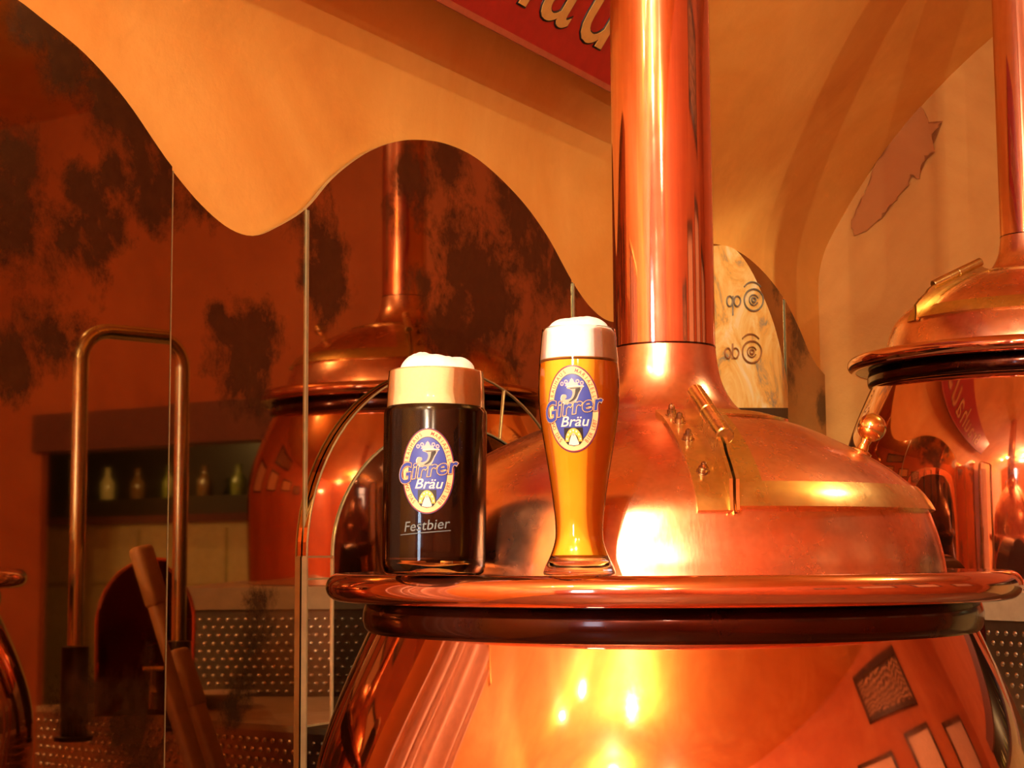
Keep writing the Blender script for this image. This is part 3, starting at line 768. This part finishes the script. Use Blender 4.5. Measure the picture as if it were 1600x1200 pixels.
b.inputs['Roughness'].default_value = .08; b.inputs['Subsurface Weight'].default_value = 0; b.inputs['Subsurface Scale'].default_value = .02
b.inputs['Subsurface Radius'].default_value = (1, .4, .08); b.inputs['Coat Weight'].default_value = .6; WHEAT = m
m, nt, b = mat('dark_beer'); v = coords(nt, (1, 1, .25))
nt.links.new(ramp(nt, noise(nt, 22, 3, .5, v), [(.3, (.004, .0015, .001)), (.7, (.012, .003, .002))]), b.inputs['Base Color'])
b.inputs['Roughness'].default_value = .15; b.inputs['Specular IOR Level'].default_value = .2; DARKB = m
m, nt, b = mat('beer_foot'); b.inputs['Base Color'].default_value = (.75, .22, .07, 1); b.inputs['Transmission Weight'].default_value = 1
b.inputs['Roughness'].default_value = .02; REDGLASS = m
CREAM = simple('cream_print', (.90, .60, .30), .5); BLUE = simple('blue_print', (.035, .070, .42), .4); NAVY = simple('navy_print', (.04, .025, .10), .4)
REDP = simple('red_print', (.35, .02, .02), .4); WHITEP = simple('white_print', (.85, .78, .72), .4); GOLDP = simple('gold_print', (.85, .52, .08), .4)
PINKP = simple('pink_print', (.65, .42, .45), .4); PALE = simple('pale_blue_print', (.11, .15, .17), .5)
def prof_r(prof, z):
    for (r0, z0), (r1, z1) in zip(prof, prof[1:]):
        if z0 <= z <= z1 and z1 > z0: return r0 + (r1 - r0) * (z - z0) / (z1 - z0)
    return prof[-1][0]
def badge(parent, prof, face, zc, sc, rot=0):
    """the oval brewery emblem, wrapped on the glass; (x, y) in mm"""
    def f(x, y, h, lay=0):
        X = (x * cos(rot) - y * sin(rot)) * sc; Y = (x * sin(rot) + y * cos(rot)) * sc
        z = zc + Y * .001; r = prof_r(prof, z); a = face + X * .001 / r
        rr = r + .0002 + lay * .00012 + h
        return Vector((rr * cos(a), rr * sin(a), z))
    bd = bpy.data.objects.new('emblem', None); COL.objects.link(bd); bd.parent = parent; bd['label'] = 'printed oval emblem, blue and cream'
    def ell(a, b, m, lay, nm, x0=0, y0=0, N=64, t0=0, t1=2 * pi, hole=0):
        bm = B(); K = 8; rings = []
        for i in range(K + 1):
            q = hole + (1 - hole) * i / K
            rings.append([bm.verts.new(f(x0 + a * q * cos(t0 + (t1 - t0) * k / N), y0 + b * q * sin(t0 + (t1 - t0) * k / N), 0, lay)) for k in range(N + 1)])
        for p, q in zip(rings, rings[1:]):
            for k in range(N): bm.faces.new([p[k], p[k + 1], q[k + 1], q[k]])
        bmesh.ops.remove_doubles(bm, verts=bm.verts, dist=1e-7); return obj(nm, bm, m, bd)
    def poly(pts, m, lay, nm):
        bm = B(); bm.faces.new([bm.verts.new((x, y, 0)) for x, y in pts]); bmesh.ops.triangulate(bm, faces=bm.faces)
        bmesh.ops.subdivide_edges(bm, edges=[e for e in bm.edges if e.calc_length() > 6], cuts=2, use_grid_fill=True)
        for v in bm.verts: v.co = f(v.co.x, v.co.y, 0, lay)
        return obj(nm, bm, m, bd)
    def txt(s, size, x0, y0, m, lay, nm, shear=0, off=0, ang=0, sx=1, space=1):
        bm = text_mesh(s, size, shear, off, space=space)
        for v in bm.verts:
            x, y = v.co.x * sx, v.co.y
            v.co = f(x0 + x * cos(ang) - y * sin(ang), y0 + x * sin(ang) + y * cos(ang), 0, lay)
        return obj(nm, bm, m, bd)
    A_, B_ = 23.5, 37
    ell(A_ + .9, B_ + .9, NAVY, 0, 'oval_outline'); ell(A_ + .2, B_ + .2, REDP, .5, 'oval_outline'); ell(A_ - .5, B_ - .5, CREAM, 1, 'oval_band')
    ell(A_ * .755, B_ * .82, NAVY, 2, 'oval_outline'); ell(A_ * .73, B_ * .80, BLUE, 3, 'oval_field')
    am_, bm_ = A_ * .87, B_ * .905
    def along(s, t0, t1, inward):
        N = 200; P = [(am_ * cos(t0 + (t1 - t0) * k / N), bm_ * sin(t0 + (t1 - t0) * k / N)) for k in range(N + 1)]
        Lc = [0]
        for p, q in zip(P, P[1:]): Lc.append(Lc[-1] + sqrt((p[0] - q[0]) ** 2 + (p[1] - q[1]) ** 2))
        for i, ch in enumerate(s):
            if ch == ' ': continue
            l = Lc[-1] * (i + .5) / len(s); k = min(range(N), key=lambda k: abs(Lc[k] - l))
            p = P[k]; q = P[k + 1]; ang = atan2(q[1] - p[1], q[0] - p[0])
            nx, ny = -sin(ang), cos(ang)
            txt(ch, 5.0, p[0] - nx * 1.7, p[1] - ny * 1.7, REDP, 2, 'ring_letter', 0, .02, ang, .85)
    along('BRAUHAUS', radians(170), radians(103), 0); along('MARIAZELL', radians(83), radians(14), 0)
    along('WO DAS', radians(200), radians(238), 0); along('BIER LEBT', radians(300), radians(343), 0)
    # crown
    for k in range(5):
        t_ = radians(60 + 15 * k); ell(1.7, 1.9, PINKP, 4, 'crown_bead', 9.5 * 1.05 * cos(radians(150 - 30 * k)), 20.6 + 4.2 * sin(radians(150 - 30 * k)) - 1, 16, hole=.45)
    poly([(-6, 19.4), (6, 19.4), (5, 21.4), (2.5, 22.5), (0, 26.4), (-2.5, 22.5), (-5, 21.4)], PINKP, 4, 'crown_base')
    # horn
    horn = cr([(-4, 18.5), (9, 18.8), (8.2, 16.5), (5.8, 12), (3.4, 6.8), (-1.5, 3.6), (-6.6, 4.6), (-9.6, 8.2), (-8.4, 11.8), (-5.2, 11.8), (-4.8, 9.3), (-6.4, 8.6), (-4.5, 7.6), (-1, 9), (.6, 13), (-.6, 16), (-4, 17.2), (-4, 18.5)], 5)[:-1]
    cx_, cy_ = 0, 11
    poly([(x * 1.07, cy_ + (y - cy_) * 1.09) for x, y in horn], WHITEP, 4, 'horn'); poly([(x, y) for x, y in horn], simple('horn_print', (.45, .38, .30), .5), 5, 'horn')
    poly(cr([(3.2, 16.8), (7.4, 16.9), (5.6, 13), (3.2, 8.2), (0, 5.8), (-3, 5.6), (.6, 8.4), (2.4, 12), (3.2, 16.8)], 4)[:-1], BLACK, 6, 'horn_shade')
    poly([(-2, 17.6), (7.6, 18.0), (7.2, 17.2), (-1, 16.8)], BLACK, 6, 'horn_shade')
    # lettering
    an = radians(8.5)
    for off, m_, ly in ((1.25, NAVY, 6), (.9, CREAM, 7), (.42, NAVY, 8), (.2, BLUE, 9)):
        txt('G', 25, -21.0, -10.6, m_, ly, 'letter_g', .28, off, an, .74)
        txt('irrer', 19, 5.6, -3.8, m_, ly, 'word', .28, off, an, 1.06, 1.06)
    txt('Bräu', 12.5, 0.8, -15.4, WHITEP, 5, 'word', .28, .1, 0, 1.05)
    # shrine square
    poly([(-8.2, -16.6), (8.2, -16.6), (8.2, -27.5), (5.2, -31.2), (0, -32.6), (-5.2, -31.2), (-8.2, -27.5)], BLACK, 4, 'shrine_field')
    ell(7.2, 11.5, GOLDP, 5, 'shrine_arch', 0, -28.6, 32, 0, pi, .58)
    for k in range(7): ell(.75, .9, WHITEP, 6, 'shrine_pearl', 5.9 * cos(pi * (k + .5) / 7), -28.4 + 9.3 * sin(pi * (k + .5) / 7), 10)
    poly(cr([(-4.3, -31), (-3.2, -27), (-1.7, -23.2), (0, -21), (1.7, -23.2), (3.2, -27), (4.3, -31), (0, -32)], 3), WHITEP, 6, 'shrine_figure')
    ell(1.1, 1.3, PINKP, 7, 'shrine_figure', 0, -22.6, 12)
    return f, txt, poly
def foam_mound(bm, r, h, z0, seed, lump=.12):
    N, K = 72, 22; rings = []
    from mathutils import noise as mn
    for i in range(K + 1):
        q = i / K; row = []
        for k in range(N):
            a = 2 * pi * k / N
            n1 = mn.noise(Vector((cos(a) * 1.3 * q + seed, sin(a) * 1.3 * q, seed * 2))) ; n2 = mn.noise(Vector((cos(a) * 5 * q, sin(a) * 5 * q + seed, q)))
            rr = r * q * (1 + (lump * .5 * n1 if q > .3 else 0))
            z = z0 + h * (1 - q ** 3.6) ** .62 * (1 + lump * 1.6 * n1 + .09 * n2) if q < 1 else z0 - .001
            row.append(bm.verts.new((rr * cos(a), rr * sin(a), z)))
        rings.append(row)
    for a, b in zip(rings, rings[1:]):
        for k in range(N): bm.faces.new([a[k], a[(k + 1) % N], b[(k + 1) % N], b[k]])
    bmesh.ops.remove_doubles(bm, verts=bm.verts, dist=1e-6)
RIMZ = AZR + .0128 + ZC
# --- mug
MU = .001
def place(name, x, y, label, cat, lift):
    t = thing(name, (x, y, RIMZ + lift), label, cat)
    # lean a little towards the kettle axis, as the rim dips inwards
    d = (Vector((AX, AY, 0)) - Vector((x, y, 0))).normalized(); ax = Vector((0, 0, 1)).cross(d)
    t.rotation_mode = 'QUATERNION'; from mathutils import Quaternion; t.rotation_quaternion = Quaternion(ax, radians(1.2)); return t
mx_, my_ = -.0709, 1.4883
mug = place('beer_mug', mx_, my_, 'straight glass mug of dark beer with cream foam on the copper rim', 'beer glass', .0012)
mo = [(0, .0012), (.036, .0006), (.041, .0), (.0445, .0025), (.0462, .009), (.0463, .012), (.0463, .143), (.0458, .146), (.0446, .1475), (.0440, .149), (.0438, .160), (.0430, .176), (.0424, .1815)]
bm = B(); lathe(bm, mo[5:] + [(.0414, .1818), (.0408, .1812)], 96); obj('glass_wall', bm, THIN, mug, auto=60)
bm = B(); lathe(bm, [(0, .0012), (.036, .0006), (.041, 0), (.0445, .0025), (.0462, .009), (.0463, .012), (.0440, .013), (.034, .0105), (0, .0095)], 96); obj('glass_base', bm, THICK, mug, auto=60, label='thick clear glass base')
bm = B(); lathe(bm, [(0, .0110), (.033, .0115), (.0435, .0145), (.0452, .019), (.0454, .024), (.0454, .1425), (.0440, .1475), (.0430, .1495), (0, .1495)], 96); obj('dark_beer', bm, DARKB, mug, auto=50)
bm = B(); lathe(bm, [(0, .1492), (.0432, .1492), (.0430, .160), (.0421, .176), (.0415, .181), (.039, .1825), (0, .1825)], 96); obj('foam_collar', bm, FOAM_C, mug, auto=50, label='cream foam inside the mug')
bm = B(); foam_mound(bm, .0335, .0150, .1822, 3.1, .22); obj('foam_head', bm, FOAM_W, mug, auto=180, label='white foam mound above the mug rim')
fc = atan2(-my_, -mx_)
mprof = [(.0463, 0), (.0463, .143), (.043, .18)]
f_, txt_, poly_ = badge(mug, mprof, fc - radians(8), .0895, .985)
fd = fc - radians(9)
def fm(x, y, lay=0):
    a = fd + x * .001 / .0463; return Vector(((.0465 + lay * .0001) * cos(a), (.0465 + lay * .0001) * sin(a), .0385 + y * .001))
an = radians(5)
bm = text_mesh('Festbier', 12.4, .22, .05, space=1.02)
for v in bm.verts: x, y = v.co.x, v.co.y; v.co = fm(x * cos(an) - y * sin(an), x * sin(an) + y * cos(an))
obj('script_lettering', bm, PALE, mug, label='pale Festbier lettering')
bm = B()
for k in range(20):
    x0, x1 = -24 + 46 * k / 20, -24 + 46 * (k + 1) / 20
    bm.faces.new([bm.verts.new(fm(x, -2.6 + x * .09 + dy)) for x, dy in ((x0, 0), (x1, 0), (x1, .7), (x0, .7))])
obj('underline', bm, PALE, mug)
# --- wheat beer
wx, wy = .0564, 1.4239; k_ = .548 * MU
wheat = place('wheat_beer_glass', wx, wy, 'tall curved glass of cloudy orange wheat beer, right of the mug', 'beer glass', .0006)
wp = [(27, 0), (30.0, .6), (30.8, 2.5), (30.2, 5), (28.6, 9), (26.6, 13), (23.6, 20), (21.2, 28), (20.3, 36), (20.8, 48), (22.4, 62), (24.6, 78), (27.2, 94), (29.8, 110), (32.4, 126), (34.3, 142), (35.0, 158), (34.7, 172), (33.9, 184), (32.8, 198), (31.6, 211)]
wo = cr([(a * MU, b * MU) for a, b in wp], 5)
i0 = min(range(len(wo)), key=lambda i: abs(wo[i][1] - .0125))
bm = B(); lathe(bm, wo[i0:] + [(.0308, .2114), (.0303, .2108)], 96); obj('glass_wall', bm, THIN, wheat, auto=60)
bm = B(); lathe(bm, [(0, .001)] + wo[:i0 + 1] + [(.0245, .0145), (.018, .0128), (0, .012)], 96); obj('glass_base', bm, THICK, wheat, auto=60, label='thick clear glass foot')
wi = [(r - .0008, z) for r, z in wo if .0158 < z < .184]
bm = B(); lathe(bm, [(0, .0135), (.018, .0142)] + wi + [(0, .184)], 96); obj('wheat_beer', bm, WHEAT, wheat, auto=50)
wf = [(r - .0008, z) for r, z in wo if .1835 < z < .2105]
bm = B(); lathe(bm, [(0, .1838)] + wf + [(.028, .2125), (0, .2125)], 96); obj('foam_collar', bm, FOAM_W, wheat, auto=50, label='white foam inside the glass')
bm = B(); foam_mound(bm, .0265, .0080, .2120, 8.7, .2); obj('foam_head', bm, FOAM_W, wheat, auto=180, label='white foam mound above the rim')
badge(wheat, wo, atan2(-wy, -wx) - radians(9), .1395, .97, radians(1))
# ------------------------------------------------------------------ halogen fixtures
m, nt, b = mat('halogen_filament'); b.inputs['Emission Color'].default_value = (1, .85, .6, 1); b.inputs['Emission Strength'].default_value = 30; HAL = m
#@FIX
